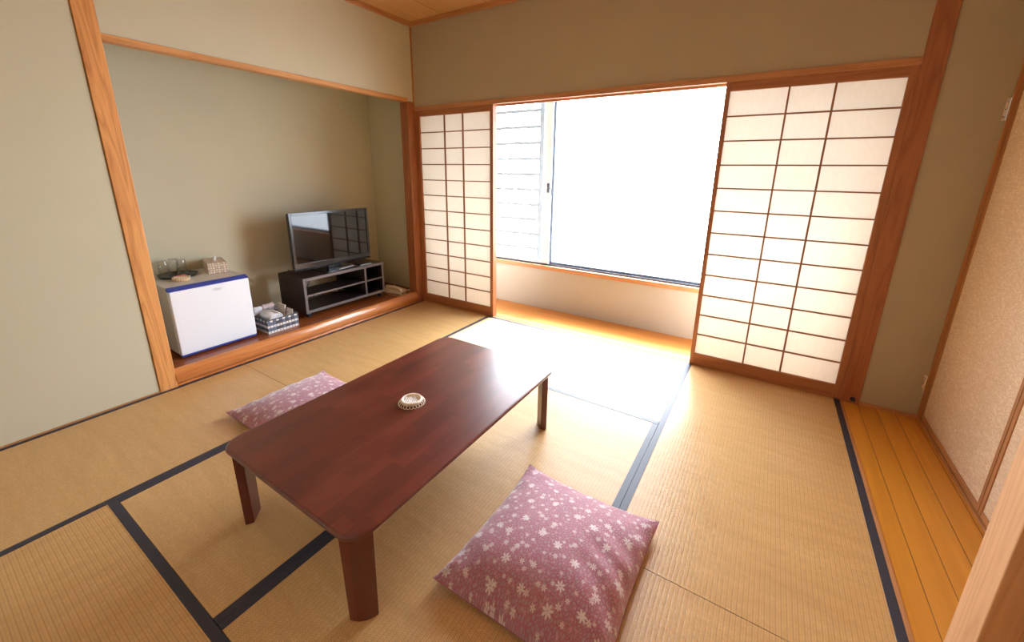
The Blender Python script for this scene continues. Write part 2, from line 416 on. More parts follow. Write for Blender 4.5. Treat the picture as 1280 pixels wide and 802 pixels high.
# ------------------------------------------------------------------ the setting
struct('floor', B((-.02, 3.66, YN-.1, 0.0, -.08, -.035)), SEAMDARK, 'plain underfloor beneath the tatami mats', 'floor')
struct('floor', B((0, 3.64, .0, .52, -.05, -.004)), ENGAWA, 'narrow orange board floor between the paper screens and the window', 'floor')
struct('floor', B((3.655, 4.03, -3.6, .0, -.05, -.002)), STRIP, 'honey-coloured board strip between the tatami and the closet doors', 'floor')
struct('trim_1', B((3.64, 3.655, -3.64, .0, -.05, .001)), TRIM_Y, 'thin wooden edging between the right tatami mats and the board strip', 'trim', bevel=.001)
# grooved track sill for the screens
struct('trim_2', B((0, 3.64, 0, .018, -.03, .003), (0, 3.64, .028, .052, -.03, .003), (0, 3.64, .062, .10, -.03, .003), (0, 3.64, .0, .1, -.03, -.001)), TRIM_X,
       'grooved wooden floor track under the paper screens', 'trim')
# walls
struct('wall_left', B((-.1, 0, YN-.1, -2.30, -.05, 2.75), (-.1, 0, -2.205, -.085, 2.045, 2.75), (-.1, 0, -.09, -.012, 2.02, 2.75)), WALL,
       'sage plaster wall left of the alcove post and above the alcove', 'wall')
struct('wall_alcove_back', B((AD-.1, AD, -2.4, .13, 0, 2.5)), WALL, 'sage plaster back wall of the alcove', 'wall')
struct('wall_alcove_side', B((AD, -.05, .02, .12, 0, 2.5)), WALL, 'sage plaster side wall of the alcove by the telephone', 'wall')
struct('wall_alcove_side', B((AD, -.08, -2.4, -2.30, 0, 2.5)), WALL, 'sage plaster side wall of the alcove behind the orange post', 'wall')
struct('ceiling', B((AD-.1, -.1, -2.4, .13, 2.32, 2.4)), WALL, 'hidden top of the alcove', 'ceiling')
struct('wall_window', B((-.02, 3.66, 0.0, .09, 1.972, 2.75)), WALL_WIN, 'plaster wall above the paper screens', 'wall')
struct('wall_window', B((3.73, 4.14, 0.0, .09, -.05, 2.75)), WALL_WIN, 'narrow plaster wall, darkened in its colour for shade, between the right post and closet doors', 'wall')
struct('wall_veranda', B((-.05, 3.70, .52, .64, -.05, .418), (-.05, .02, .52, .64, .418, 2.3), (3.62, 3.70, .52, .64, .418, 2.3), (.02, 3.62, .52, .64, 2.10, 2.3)), WALL_LOW,
       'pale plaster wall below the window', 'wall')
struct('wall_veranda', B((-.06, -.0, .09, .52, -.05, 2.3)), WALL_LOW, 'pale end wall of the window recess behind the left screen', 'wall')
struct('wall_veranda', B((3.64, 3.70, .09, .52, -.05, 2.3)), WALL_LOW, 'pale end wall of the window recess behind the right screen', 'wall')
struct('ceiling', B((-.05, 3.70, .05, .64, 2.2, 2.3)), WALL_LOW, 'ceiling of the window recess', 'ceiling')
struct('wall_right', B((4.045, 4.15, -1.87, 0.0, 1.96, 2.75), (4.045, 4.15, -1.87, 0.0, -.05, .002), (4.10, 4.15, -1.87, 0, 0, 2)), WALL, 'plaster wall above the closet doors', 'wall')
struct('wall_right', B((3.70, 3.80, YN-.1, -1.868, -.05, 2.75), (3.775, 4.15, -1.868, -1.77, -.05, 2.75)), FG_POST, 'pale wood panelling on the near right side', 'wall')
struct('wall_near', B((-.1, 3.76, YN-.1, YN, -.05, 2.75)), WALL, 'plaster wall behind the camera', 'wall')
struct('ceiling', B((-.1, 4.15, YN-.1, .09, 2.70, 2.76)), CEIL, 'cedar board ceiling with dark seams', 'ceiling')
struct('trim_3', B((0, 4.05, -.035, 0, H, 2.702)), TRIM_X, 'cedar moulding along the ceiling above the window wall', 'trim', bevel=.002)
struct('trim_4', B((0, .035, YN, -.035, H, 2.702)), TRIM_Y, 'cedar moulding along the ceiling above the alcove wall', 'trim', bevel=.002)
struct('trim_5', B((-.003, .009, -.012, .0, 2.0, H)), TRIM, 'thin vertical trim strip in the corner above the alcove post', 'trim')
struct('trim_6', B((-.06, .006, -2.21, -.085, 2.012, 2.046)), BEAM_Y, 'cedar lintel strip above the alcove opening', 'trim', bevel=.002)
struct('trim_7', B((-.10, .008, -2.297, -2.207, -.03, H+.03)), POST, 'tall orange cedar post at the left side of the alcove', 'post', bevel=.004)
struct('trim_8', B((-.10, .004, -.088, .02, -.03, 2.012)), POST_R, 'slim cedar post between the alcove and the left paper screen', 'post', bevel=.003)
struct('trim_9', B((3.640, 3.735, -.006, .10, -.03, H)), POST_R, 'reddish cedar post right of the right paper screen', 'post', bevel=.003)
# lintel with a shadow groove over the screens
struct('trim_10', B((0.004, 3.640, -.008, .095, 1.945, 1.974), (0.004, 3.640, -.008, -.001, 1.938, 1.945), (0.004, 3.64, .075, .095, 1.93, 1.95)), BEAM_X, 'reddish wooden head rail above the paper screens', 'trim', bevel=.0015)
struct('trim_11', B((3.735, 4.01, -.012, 0, -.002, .022)), TRIM_X, 'thin wooden base strip below the narrow right wall', 'trim', bevel=.001)
struct('trim_12', B((-.002, .006, YN, -2.297, -.03, .010)), TRIM_Y, 'thin wooden base strip along the left wall', 'trim')
struct('trim_13', B((3.645, 3.775, -1.868, -1.755, -.03, 2.70)), FG_POST, 'pale cedar post in the near right corner', 'post', bevel=.004)
struct('trim_14', B((4.005, 4.035, -1.77, 0.0, -.002, .012), (4.005, 4.045, -1.77, 0.0, 1.942, 1.97)), TRIM_Y, 'wooden floor and head rails of the closet doors', 'trim', bevel=.001)
struct('trim_15', B((3.998, 4.03, -.014, 0.0, .012, 1.942)), TRIM, 'upright wooden jamb on the hinge side of the closet', 'trim', bevel=.001)
# alcove floor and rounded log front
struct('floor', B((AD, -.028, -2.30, .02, .0, AF)), ALCOVE_FLOOR, 'dark polished board floor of the raised alcove', 'floor')
bm = bmesh.new()
prof = [(-.030, 0.0), (.004, 0.0)]
for i in range(11):
    a = -PI/2+PI*.92*i/10 + .15
    prof.append((-.028+.040*math.cos(a*1.0)*1.0 if False else -.022+.036*math.cos(max(-1.2, a)), .062+.056*math.sin(max(-1.2, a))))
prof += [(-.030, .116)]
prism(bm, prof, 'Y', -2.21, -.085)
struct('trim_16', bm, LOG, 'polished rounded log edging along the front of the raised alcove', 'trim', smooth=False, bevel=.004)
# door stopper button on the right post
bm = bmesh.new(); lathe(bm, [(0, .016), (.009, .016), (.0125, .012), (.0135, .0), (0, 0)], 24)
bmesh.ops.rotate(bm, verts=bm.verts, cent=(0, 0, 0), matrix=Matrix.Rotation(PI/2, 3, 'X'))
tag(obj('door_stop', bm, RUBBER, loc=(3.700, -.006, .028), smooth=True), 'small round black rubber stop at the foot of the right cedar post', 'door stop')

# ------------------------------------------------------------------ tatami
def tatami_proto(lx, ly, borders):
    r = bpy.data.objects.new('tatami_mat', None); C.objects.link(r)
    bm = bmesh.new(); g = .0012
    box(bm, -lx/2+g, lx/2-g, -ly/2+g, ly/2-g, -.035, 0)
    o = obj('rush_cover', bm, RUSH, r)
    uvl = o.data.uv_layers.new(name='UVMap')
    for lp in o.data.loops:
        v = o.data.vertices[lp.vertex_index].co; uvl.data[lp.index].uv = (v.x, v.y)
    for s in borders:
        bm = bmesh.new()
        y0, y1 = (ly/2-.031, ly/2-g*.4) if s > 0 else (-ly/2+g*.4, -ly/2+.031)
        box(bm, -lx/2+g, lx/2-g, y0, y1, -.030, .0016)
        obj('cloth_border', bm, BORDER, r, bevel=.0008)
    return r
def place(r, x, y, rz, label):
    r.location = (x, y, 0); r.rotation_euler = (0, 0, rz); tag(r, label, 'tatami mat', 'tatami mats on the floor')
def dup(root):
    r = root.copy(); C.objects.link(r)
    for ch in list(root.children):
        c = ch.copy(); C.objects.link(c); c.parent = r
        for g in ch.children:
            d = g.copy(); C.objects.link(d); d.parent = c
    return r
mp = tatami_proto(1.82, .91, (1, -1))
mats = [
 (1.82, -.455, 0, 'tatami mat lying along the window track, whitened by glaring daylight'),
 (.455, -.91, PI/2, 'tatami mat in front of the television and left paper screen'),
 (.455, -2.73, PI/2, 'tatami mat along the left wall and under the far cushion'),
 (1.365, -1.82, PI/2, 'tatami mat under the left half of the low table'),
 (2.275, -1.82, PI/2, 'tatami mat under the right half of the low table and near cushion'),
 (3.185, -.91, PI/2, 'tatami mat in front of the right paper screen'),
 (3.185, -2.73, PI/2, 'tatami mat at the near right beside the honey board strip'),
 (1.82, -3.185, 0, 'tatami mat in the near left foreground, lying crosswise'),
]
for i, a in enumerate(mats):
    r = mp if i == 0 else dup(mp)
    place(r, *a)

# ------------------------------------------------------------------ shoji screens
def shoji(name, x0, x1, cols, stl, str_, label, thick=.034):
    r = thing(name, label, 'sliding screen', (x0, 0, 0), kind='structure')
    w = x1-x0; zb, zt = .004, 1.940; pb, pt = .092, 1.886
    obj('stile', B((0, stl, .002, .034, zb, zt)), FRAME_Z, r, bevel=.0015)
    obj('stile', B((w-str_, w, .002, thick, zb, zt)), FRAME_Z, r, bevel=.0015)
    obj('bottom_rail', B((stl, w-str_, .003, .033, zb, pb)), FRAME_X, r, bevel=.0015)
    obj('top_rail', B((stl, w-str_, .003, .033, pt, zt)), FRAME_X, r, bevel=.0015)
    bm = bmesh.new(); kw = .0050
    for i in range(1, 12):
        z = pb+(pt-pb)*i/12; box(bm, stl, w-str_, .008, .020, z-.0042, z+.0042)
    for c in cols: box(bm, c-x0-kw, c-x0+kw, .0065, .0195, pb, pt)
    obj('lattice', bm, KUMIKO, r)
    obj('paper', B((stl-.002, w-str_+.002, .0205, .0212, pb-.003, pt+.003)), PAPER, r)
    return r
shoji('door_1', .003, .942, (.375, .596), .056, .034, 'left paper sliding screen with wooden lattice, beside the alcove', .058)
shoji('door_2', 2.742, 3.6405, (3.083, 3.304), .026, .036, 'large right paper sliding screen with wooden lattice')

# ------------------------------------------------------------------ window
wn = thing('window_1', 'wide bright window with aluminium sashes above the low plaster wall', 'window', (0, .52, 0), kind='structure')
obj('sill_board', B((.02, 3.62, -.012, .02, .415, .456)), BEAM_X, wn, bevel=.002)
obj('window_frame', B((.02, 3.62, .02, .12, .418, .452), (.02, 3.62, .02, .12, 2.07, 2.10), (.02, .05, .02, .12, .45, 2.07), (3.59, 3.62, .02, .12, .45, 2.07)), ALU, wn)
obj('sill_track', B((.05, 3.59, .034, .040, .452, .470), (.05, 3.59, .072, .078, .452, .470), (.05, 3.59, .112, .118, .452, .474)), DARKRAIL, wn)
s1 = obj('sash', B((.05, 1.235, .042, .068, .455, .50), (.05, 1.235, .042, .068, 2.04, 2.07), (.05, .09, .042, .068, .50, 2.04), (1.165, 1.235, .042, .068, .50, 2.04)), WHITE_SASH, wn)
obj('glass', B((.09, 1.165, .053, .057, .5, 2.04)), GLASSP, s1)
s2 = obj('sash', B((1.205, 3.59, .082, .108, .455, .485), (1.205, 3.59, .082, .108, 2.04, 2.07), (1.205, 1.252, .082, .108, .485, 2.04), (3.55, 3.59, .082, .108, .485, 2.04)), ALU, wn)
obj('glass', B((1.252, 3.55, .093, .097, .485, 2.04)), GLASSP, s2)
bm = B((1.205, 1.232, .024, .044, 1.185, 1.275)); tube(bm, [(1.22, .02, 1.232), (1.245, .004, 1.232), (1.268, .0, 1.225), (1.27, .0, 1.165)], .006)
obj('crescent_lock', bm, DARKRAIL, wn, bevel=.001)
# outside louvre screen seen through the left sash
lv = thing('louvre_screen', 'pale outdoor louvre screen seen through the left window pane', 'louvre', (0, .70, 0))
obj('frame', B((.0, .04, -.02, .02, .44, 2.08), (1.035, 1.085, -.02, .02, .44, 2.08), (.04, 1.035, -.02, .02, .44, .48), (.04, 1.035, -.02, .02, 2.05, 2.08)), LOUVRE, lv)
for i in range(10):
    z = .585+.154*i
    bm = bmesh.new(); prism(bm, [(-.018, z-.014), (.03, z+.006), (.03, z+.016), (-.012, z+.017), (-.018, z+.015)], 'X', .04, 1.035)
    obj('slat', bm, LOUVRE, lv)

# ------------------------------------------------------------------ closet doors
def closet(name, y1, y0, label, hinges):
    r = thing(name, label, 'door', (4.012, y1, 0), kind='structure')
    w = y1-y0; z0, z1 = .014, 1.94
    obj('panel', B((.004, .028, -w+.02, -.02, z0+.03, z1-.02)), FUSUMA, r)
    obj('frame', B((0, .03, -.022, 0, z0, z1), (0, .03, -w, -w+.022, z0, z1)), TRIM, r, bevel=.0015)
    obj('frame', B((.001, .03, -w+.022, -.022, z0, z0+.030), (.001, .03, -w+.022, -.022, z1-.025, z1)), TRIM_Y, r, bevel=.0015)
    for z in hinges:
        bm = B((-.031, -.019, .0, .003, z-.052, z+.052))
        tube(bm, [(-.0165, -.0015, z-.052), (-.0165, -.0015, z+.052)], .0045, 10)
        h = obj('hinge', bm, CHROME, r, smooth=False)
        h.location = (0, .0115, 0)
        bm = bmesh.new()
        for k in (-.035, 0, .035):
            lathe(bm, [(0, .0016), (.003, .001), (.0034, 0)], 12, (0, 0, 0))
            vs = list(bm.verts)[-25:]
            bmesh.ops.rotate(bm, verts=vs, cent=(0, 0, 0), matrix=Matrix.Rotation(PI/2, 3, 'X'))
            bmesh.ops.translate(bm, verts=vs, vec=(-.0255, .0, z+k))
        sc_ = obj('screw', bm, ALU, h)
    return r
closet('door_3', -.016, -.822, 'hinged closet door with mottled cream paper nearest the corner', (1.70, .225))
closet('door_4', -.826, -1.76, 'closet door panel with mottled cream paper next to the pale post', ())

# ------------------------------------------------------------------ low table
TX0, TX1, TY0, TY1, TZ = 1.428, 2.232, -2.515, -1.225, .350
tcx, tcy = (TX0+TX1)/2, (TY0+TY1)/2
tb = thing('low_table', 'low dark red-brown wooden table with rounded corners on four legs', 'table', (tcx, tcy, .0018))
hw, hl = (TX1-TX0)/2, (TY1-TY0)/2
bm = bmesh.new()
layers = [(.0, TZ, 0), (.004, TZ-.0012, 0), (.009, TZ-.005, 0), (.0105, TZ-.011, 0), (.008, TZ-.017, 0), (.002, TZ-.022, 0), (-.012, TZ-.025, 0)]
rings = []
for off, z, _ in layers:
    e = .0105-off
    pts = rrect(-hw+e, hw-e, -hl+e, hl-e, .075-e*.5, 10)
    rings.append([bm.verts.new((p[0], p[1], z)) for p in pts])
n = len(rings[0])
for a, b in zip(rings, rings[1:]):
    for i in range(n): bm.faces.new((a[i], a[(i+1) % n], b[(i+1) % n], b[i]))
bm.faces.new(rings[0]); bm.faces.new(rings[-1][::-1])
o = obj('table_top', bm, TABLE, tb)
for p in o.data.polygons: p.use_smooth = len(p.vertices) < 5
bm = bmesh.new()
for (a, b_, c, d) in ((-hw+.09, hw-.09, -hl+.05, -hl+.072), (-hw+.09, hw-.09, hl-.072, hl-.05), (-hw+.05, -hw+.072, -hl+.09, hl-.09), (hw-.072, hw-.05, -hl+.09, hl-.09)):
    box(bm, a, b_, c, d, TZ-.048, TZ-.024)
obj('apron', bm, TABLE, tb, bevel=.002)
for sx in (-1, 1):
    for sy in (-1, 1):
        bm = bmesh.new(); secs = []
        d = Vector((sx, sy, 0)).normalized(); t = Vector((-d.y, d.x, 0))
        for k, z in enumerate((0, .003, .15, TZ-.024)):
            f = (z/(TZ-.024)); wdt = (.043+.006*f)*(.985 if k == 0 else 1); th = .036
            c = Vector((sx*(hw-.040), sy*(hl-.040), z))-d*(.0)
            prof = []
            for i in range(9):
                u = -1+2*i/8; prof.append((u*wdt, .004-(.011*u*u)))
            prof += [(wdt*.93, -th+.006), (wdt*.8, -th), (-wdt*.8, -th), (-wdt*.93, -th+.006)]
            secs.append([bm.verts.new(c+t*p[0]+d*p[1]) for p in prof])
        m_ = len(secs[0])
        for a, b_ in zip(secs, secs[1:]):
            for i in range(m_): bm.faces.new((a[i], a[(i+1) % m_], b_[(i+1) % m_], b_[i]))
        bm.faces.new(secs[0]); bm.faces.new(secs[-1])
        leg = obj('leg', bm, TABLE, tb)
        bm = bmesh.new(); lathe(bm, [(0, .004), (.005, .003), (.006, 0), (0, 0)], 12)
        bmesh.ops.rotate(bm, verts=bm.verts, cent=(0, 0, 0), matrix=Matrix.Rotation(PI/2, 3, 'Y'))
        br = obj('hinge_screw', bm, CHROME, leg)
        br.rotation_euler = (0, 0, math.atan2(-d.y, -d.x)); br.location = Vector((sx*(hw-.040), sy*(hl-.040), .305))-d*.0355

# woven coaster on the table
co = thing('woven_coaster', 'round pale rattan coaster with looped edge lying on the low table', 'coaster', (1.834, -1.905, TZ+.0018))
bm = bmesh.new(); lathe(bm, [(0, .008), (.036, .008), (.038, .010), (.0385, .019), (.041, .023), (.0455, .022), (.047, .018), (.046, .012), (.043, .005), (.038, .003), (0, .003)], 48)
obj('rim', bm, RATTAN_L, co, smooth=True)
bm = bmesh.new()
for ang in (0, PI/3, 2*PI/3):
    for k in range(-3, 4):
        q = k*.0095; hlf = math.sqrt(max(0, .037**2-q*q))
        if hlf < .008: continue
        c_, s_ = math.cos(ang), math.sin(ang)
        z = .0105+.001*ang
        tube(bm, [(-hlf*c_-q*s_, -hlf*s_+q*c_, z), (hlf*c_-q*s_, hlf*s_+q*c_, z)], .0019, 6)
obj('lattice', bm, TISSUE, co)
bm = bmesh.new()
for k in range(24):
    a = 2*PI*k/24; cc = Vector((math.cos(a), math.sin(a), 0)); tt = Vector((-math.sin(a), math.cos(a), 0))
    pts = []
    for i in range(10):
        b_ = 2*PI*i/10
        pts.append(cc*(.0535+.0068*math.cos(b_))+tt*(.0070*math.sin(b_))+Vector((0, 0, .0095-.0075*math.cos(b_))))
    tube(bm, pts, .0015, 5, closed=True)
obj('looped_edge', bm, RATTAN_L, co, smooth=True)

# ------------------------------------------------------------------ cushions
def cushion(label, loc, rz, sx, sy, hh, seed, zc=.0, shift=0):
    rnd = random.Random(seed); n = 64; bm = bmesh.new()
    ph = [rnd.uniform(0, 6.28) for _ in range(8)]
    r = thing('floor_cushion', label, 'cushion', loc, rz, 'pink floral floor cushions')
    grid = {}
    def surf(u, v, side):
        au, av = abs(u), abs(v)
        # edges pull in between the corners
        x = sx*(u*(1-.045*(1-v*v)*au**3)); y = sy*(v*(1-.045*(1-u*u)*av**3))
        vw = abs(v+shift*(1-v*v)); uw = abs(u-shift*.25*(1-u*u))
        e = max(0, (1-uw**2.4))*max(0, (1-vw**2.0))
        prof = e**.55
        edge_z = zc+.022+.020*(au*av)**3
        wr = 0
        d = min(1-au, 1-av)
        w = math.exp(-((d-.10)/.12)**2)
        if side > 0:
            wr = w*.0040*(math.sin(v*17+u*5+ph[0])*(au > av)+math.sin(u*16-v*4+ph[1])*(av >= au))
            wr += .0035*e*math.sin(u*3.1+ph[2])*math.sin(v*2.7+ph[3])
            diag = math.exp(-((au-av)/.16)**2)*(au*av)
            if shift: wr += .006*math.exp(-((u-.62)/.30)**2)*math.sin(v*15+u*7+2*math.sin(v*4)+ph[5])*e**.35*(.4+.6*au) + .006*math.exp(-((v+.1)/.22)**2)*math.sin(u*9+ph[6])*e**.5*(u > .3)
            wr += .006*diag*math.sin(8*(u+v)+ph[4])*e**.3
            z = edge_z*(1-prof)+(edge_z+hh)*prof+wr*min(1, d*14)
        else:
            z = edge_z*(1-prof**.8)+.001*prof**.8
        return (x, y, max(z, .001))
    for side in (1, -1):
        for i in range(n+1):
            for j in range(n+1):
                u, v = -1+2*i/n, -1+2*j/n
                # cosine spacing gathers verts near the seam
                u, v = math.sin(u*PI/2), math.sin(v*PI/2)
                b_ = i in (0, n) or j in (0, n)
                if side < 0 and b_: grid[(-1, i, j)] = grid[(1, i, j)]
                else: grid[(side, i, j)] = bm.verts.new(surf(u, v, side))
    for side in (1, -1):
        for i in range(n):
            for j in range(n):
                bm.faces.new([grid[(side, a, b_)] for a, b_ in ((i, j), (i+1, j), (i+1, j+1), (i, j+1))])
    uvl = bm.loops.layers.uv.new('UVMap')
    for f in bm.faces:
        for lp in f.loops: lp[uvl].uv = (lp.vert.co.x+seed*.37, lp.vert.co.y)
    obj('cushion_cover', bm, FLORAL, r, smooth=True)
    bm = bmesh.new(); pts = []
    for (a, b_) in [(i, 0) for i in range(0, 33)]+[(32, i) for i in range(1, 33)]+[(32-i, 32) for i in range(1, 33)]+[(0, 32-i) for i in range(1, 32)]:
        u, v = math.sin((-1+a/16)*PI/2), math.sin((-1+b_/16)*PI/2)
        p = surf(u, v, -1); pts.append((p[0]*1.002, p[1]*1.002, zc+.022+.020*(abs(u)*abs(v))**3))
    tube(bm, pts, .0016, 6, closed=True)
    obj('seam', bm, FLORAL2, r, smooth=True)
    return r
FLORAL2 = simple('seam_fabric', (.38, .15, .20), .8)
cushion('large pink floral floor cushion in the foreground right of the low table', (2.60, -1.955, 0), .0, .295, .325, .130, 3, 0, .34)
cushion('pink floral floor cushion half hidden behind the low table, towards the alcove', (.955, -1.905, 0), .0, .30, .297, .088, 5)

# ------------------------------------------------------------------ refrigerator
FX = -.165; FY0, FY1 = -2.108, -1.622
fr = thing('mini_fridge', 'small white refrigerator with blue strips standing in the alcove behind the orange post', 'fridge', (0, 0, AF))
y0, y1 = FY0, FY1
obj('body', B((-.68, FX-.048, y0+.004, y1-.004, .018, .487)), FR_BODY, fr, bevel=.006)
obj('top_panel', B((-.682, FX-.040, y0+.001, y1-.001, .484, .496)), FR_WHITE2 if False else FR_BODY, fr, bevel=.004)
d = obj('door', B((FX-.044, FX, y0, y1, .022, .474)), FR_WHITE, fr, bevel=.008, seg=3)
bm = bmesh.new(); prism(bm, [(FX-.044, .474), (FX-.001, .474), (FX-.008, .484), (FX-.038, .497), (FX-.044, .497)], 'Y', y0, y1)
obj('blue_strip', bm, FR_BLUE, d, bevel=.001)
obj('blue_strip', B((FX-.040, FX-.003, y0+.002, y1-.002, .010, .022)), FR_BLUE, d, bevel=.002)
bm = bmesh.new()
pts = []
for i in range(40):
    a = 2*PI*i/40; pts.append((FX+.0006, -1.832+.031*math.cos(a), .437+.0095*math.sin(a)))
tube(bm, pts, .0007, 5, closed=True)
obj('logo_ring', bm, FR_LOGO, d)
cu = bpy.data.curves.new('logo', 'FONT'); cu.body = 'Haier'; cu.size = .0165; cu.extrude = .0004; cu.align_x = 'CENTER'; cu.align_y = 'CENTER'
tmp = bpy.data.objects.new('tmp_text', cu); C.objects.link(tmp)
dg = bpy.context.evaluated_depsgraph_get(); dg.update()
me = bpy.data.meshes.new_from_object(tmp.evaluated_get(dg)); bpy.data.objects.remove(tmp)
lo = bpy.data.objects.new('logo_lettering', me); C.objects.link(lo); me.materials.append(FR_LOGO); lo.parent = d
lo.location = (FX+.0006, -1.832, .437); lo.rotation_euler = (PI/2, 0, PI/2)
for yy in (y0+.05, y1-.05):
    for xx in (FX-.07, -.62):
        bm = bmesh.new(); lathe(bm, [(0, 0), (.014, 0), (.014, .02), (0, .02)], 16, (xx, yy, 0))
        obj('foot', bm, BLACK, fr)

# items on the fridge
FT = AF+.496
tr = thing('serving_tray', 'round black tray holding upturned glasses on the refrigerator', 'tray', (-.535, -1.925, FT))
bm = bmesh.new(); lathe(bm, [(0, .003), (.105, .003), (.118, .016), (.121, .016), (.109, 0), (0, 0)], 48)
obj('tray_dish', bm, TRAYM, tr, smooth=True)
def glass_bm():
    bm = bmesh.new()
    lathe(bm, [(.0265, .112), (.0285, .108), (.0335, .0), (.0318, .0), (.0270, .102), (.0, .103)], 32)
    lathe(bm, [(0, .112), (.0265, .112)], 32)
    bmesh.ops.remove_doubles(bm, verts=bm.verts, dist=1e-5)
    return bm
gl = [(-.590, -1.985, 'upturned clear glass nearest the orange post on the black tray'),
      (-.625, -1.912, 'upturned clear glass at the back of the black tray'),
      (-.560, -1.886, 'upturned clear glass nearest the tissue box on the black tray')]
g0 = None
for x, y, lab in gl:
    if g0 is None:
        g0 = thing('drinking_glass', lab, 'glass', (x, y, FT+.0035), 0, 'upturned glasses on the tray')
        obj('tumbler', glass_bm(), CUP, g0, smooth=True)
        bm = bmesh.new(); tube(bm, [(.0268*math.cos(2*PI*i/32), .0268*math.sin(2*PI*i/32), .111) for i in range(32)], .0011, 6, closed=True)
        obj('base_edge', bm, GREY, g0, smooth=True)
    else:
        g = dup(g0); g.location = (x, y, FT+.0035); g['label'] = lab
bm = B((-.028, .028, -.036, .036, 0, .006))
o = tag(obj('tea_packet', bm, PINKP, loc=(-.450, -1.935, FT+.008), bevel=.002), 'flat pink packet on the tray behind the rattan coaster', 'packet')
o.rotation_euler = (0, .08, .2)
c2 = thing('woven_coaster', 'round orange-tan rattan coaster on the refrigerator in front of the tray', 'coaster', (-.368, -1.962, FT))
bm = bmesh.new(); lathe(bm, [(0, .003), (.040, .003), (.044, .022), (.049, .023), (.046, 0), (0, 0)], 40)
obj('rim', bm, RATTAN, c2, smooth=True)
bm = bmesh.new()
for k in range(20):
    a = 2*PI*k/20
    tube(bm, [(.046*math.cos(a), .046*math.sin(a), .001), (.051*math.cos(a+.12), .051*math.sin(a+.12), .023)], .0018, 6)
obj('woven_edge', bm, RATTAN_L, c2)
# stacked neighbour coaster base inside (pale disc)
bm = bmesh.new(); lathe(bm, [(0, .004), (.039, .004), (.041, .014), (.039, .018), (0, .017)], 32)
obj('woven_base', bm, RATTAN_L, c2, smooth=True)

ti = thing('tissue_box', 'tissue box in a woven beige cover on the refrigerator', 'tissue box', (-.515, -1.690, FT), math.radians(-14))
def uvbox(x0, x1, y0, y1, z0, z1, open_top=False, flare=0):
    bm = bmesh.new(); vs = box(bm, x0, x1, y0, y1, z0, z1)
    if flare:
        for v in bm.verts:
            if v.co.z == min(z0, z1):
                v.co.x = (v.co.x-(x0+x1)/2)*(1-flare)+(x0+x1)/2; v.co.y = (v.co.y-(y0+y1)/2)*(1-flare)+(y0+y1)/2
    if open_top:
        bmesh.ops.delete(bm, geom=[f for f in bm.faces if all(abs(v.co.z-z1) < 1e-6 for v in f.verts)], context='FACES')
    uvl = bm.loops.layers.uv.new('UVMap')
    for f in bm.faces:
        f.normal_update(); nn = f.normal
        for lp in f.loops:
            c = lp.vert.co
            lp[uvl].uv = (c.y, c.z) if abs(nn.x) > .7 else ((c.x, c.z) if abs(nn.y) > .7 else (c.x, c.y))
    return bm
obj('woven_cover', uvbox(-.125, .125, -.062, .062, 0, .080), TISSUEBOX, ti, bevel=.004)
bm = bmesh.new(); pts = [(-.06+0, 0)]
o = obj('opening', B((-.055, .055, -.016, .016, .0785, .0812)), CREAMCARD, ti, bevel=.001)
bm = bmesh.new()
rows = []
for k in range(6):
    t = k/5; ring = []
    for i in range(16):
        a = 2*PI*i/16; w = (1-t)**.8
        ring.append(bm.verts.new((.034*w*math.cos(a)*(1+.25*math.sin(3*a+k))-.004*k*.6, .012*w*math.sin(a)*(1+.4*math.cos(2*a+k))+.002*k, .079+.034*t)))
    rows.append(ring)
for a, b_ in zip(rows, rows[1:]):
    for i in range(16): bm.faces.new((a[i], a[(i+1) % 16], b_[(i+1) % 16], b_[i]))
obj('tissue', bm, TISSUE, ti, smooth=True)

# ------------------------------------------------------------------ basket and contents
BX0, BX1, BY0, BY1 = -.405, -.135, -1.548, -1.318
bk = thing('woven_basket', 'open woven basket in black and white plaid between refrigerator and television stand', 'basket', (0, 0, AF))
bm = uvbox(BX0-.006, BX1+.006, BY0-.006, BY1+.006, 0.001, .112, open_top=True, flare=.07)
o = obj('woven_body', bm, BASKET, bk)
md = o.modifiers.new('Solidify', 'SOLIDIFY'); md.thickness = .004; md.offset = 0
bm = bmesh.new()
cr = [(BX0-.007, BY0-.007, .111), (BX1+.007, BY0-.007, .111), (BX1+.007, BY1+.007, .111), (BX0-.007, BY1+.007, .111)]
for a, b_ in zip(cr, cr[1:]+cr[:1]): tube(bm, [a, b_], .0045, 8)
obj('rim', bm, BASKET, bk)
# rolled towel
tw = thing('rolled_towel', 'rolled white towel lying in the front of the plaid basket', 'towel', (-.245, -1.465, AF+.104), math.radians(-4))
bm = bmesh.new(); seg = 40; Lh = .098
path = []
for i in range(150):
    t = i/149; a = t*2*PI*3.2; r_ = .012+.040*t; path.append((r_*math.cos(a), r_*math.sin(a)*.88))
lay = []
for i, p in enumerate(path):
    q = path[min(i+1, 149)]; q0 = path[max(i-1, 0)]
    tv = Vector((q[0]-q0[0], q[1]-q0[1])).normalized(); nv = Vector((-tv.y, tv.x))
    e = .0042
    lay.append([bm.verts.new((sxx*(Lh-.004*abs(s)), p[0]+nv.x*e*s, p[1]+nv.y*e*s)) for sxx in (-1, 1) for s in (-1, 1)])
for a, b_ in zip(lay, lay[1:]):
    bm.faces.new((a[0], a[1], b_[1], b_[0])); bm.faces.new((a[2], b_[2], b_[3], a[3]))
    bm.faces.new((a[0], b_[0], b_[2], a[2])); bm.faces.new((a[1], a[3], b_[3], b_[1]))
bm.faces.new((lay[0][0], lay[0][1], lay[0][3], lay[0][2])); bm.faces.new((lay[-1][0], lay[-1][2], lay[-1][3], lay[-1][1]))
obj('terry_roll', bm, TOWEL, tw, smooth=True)
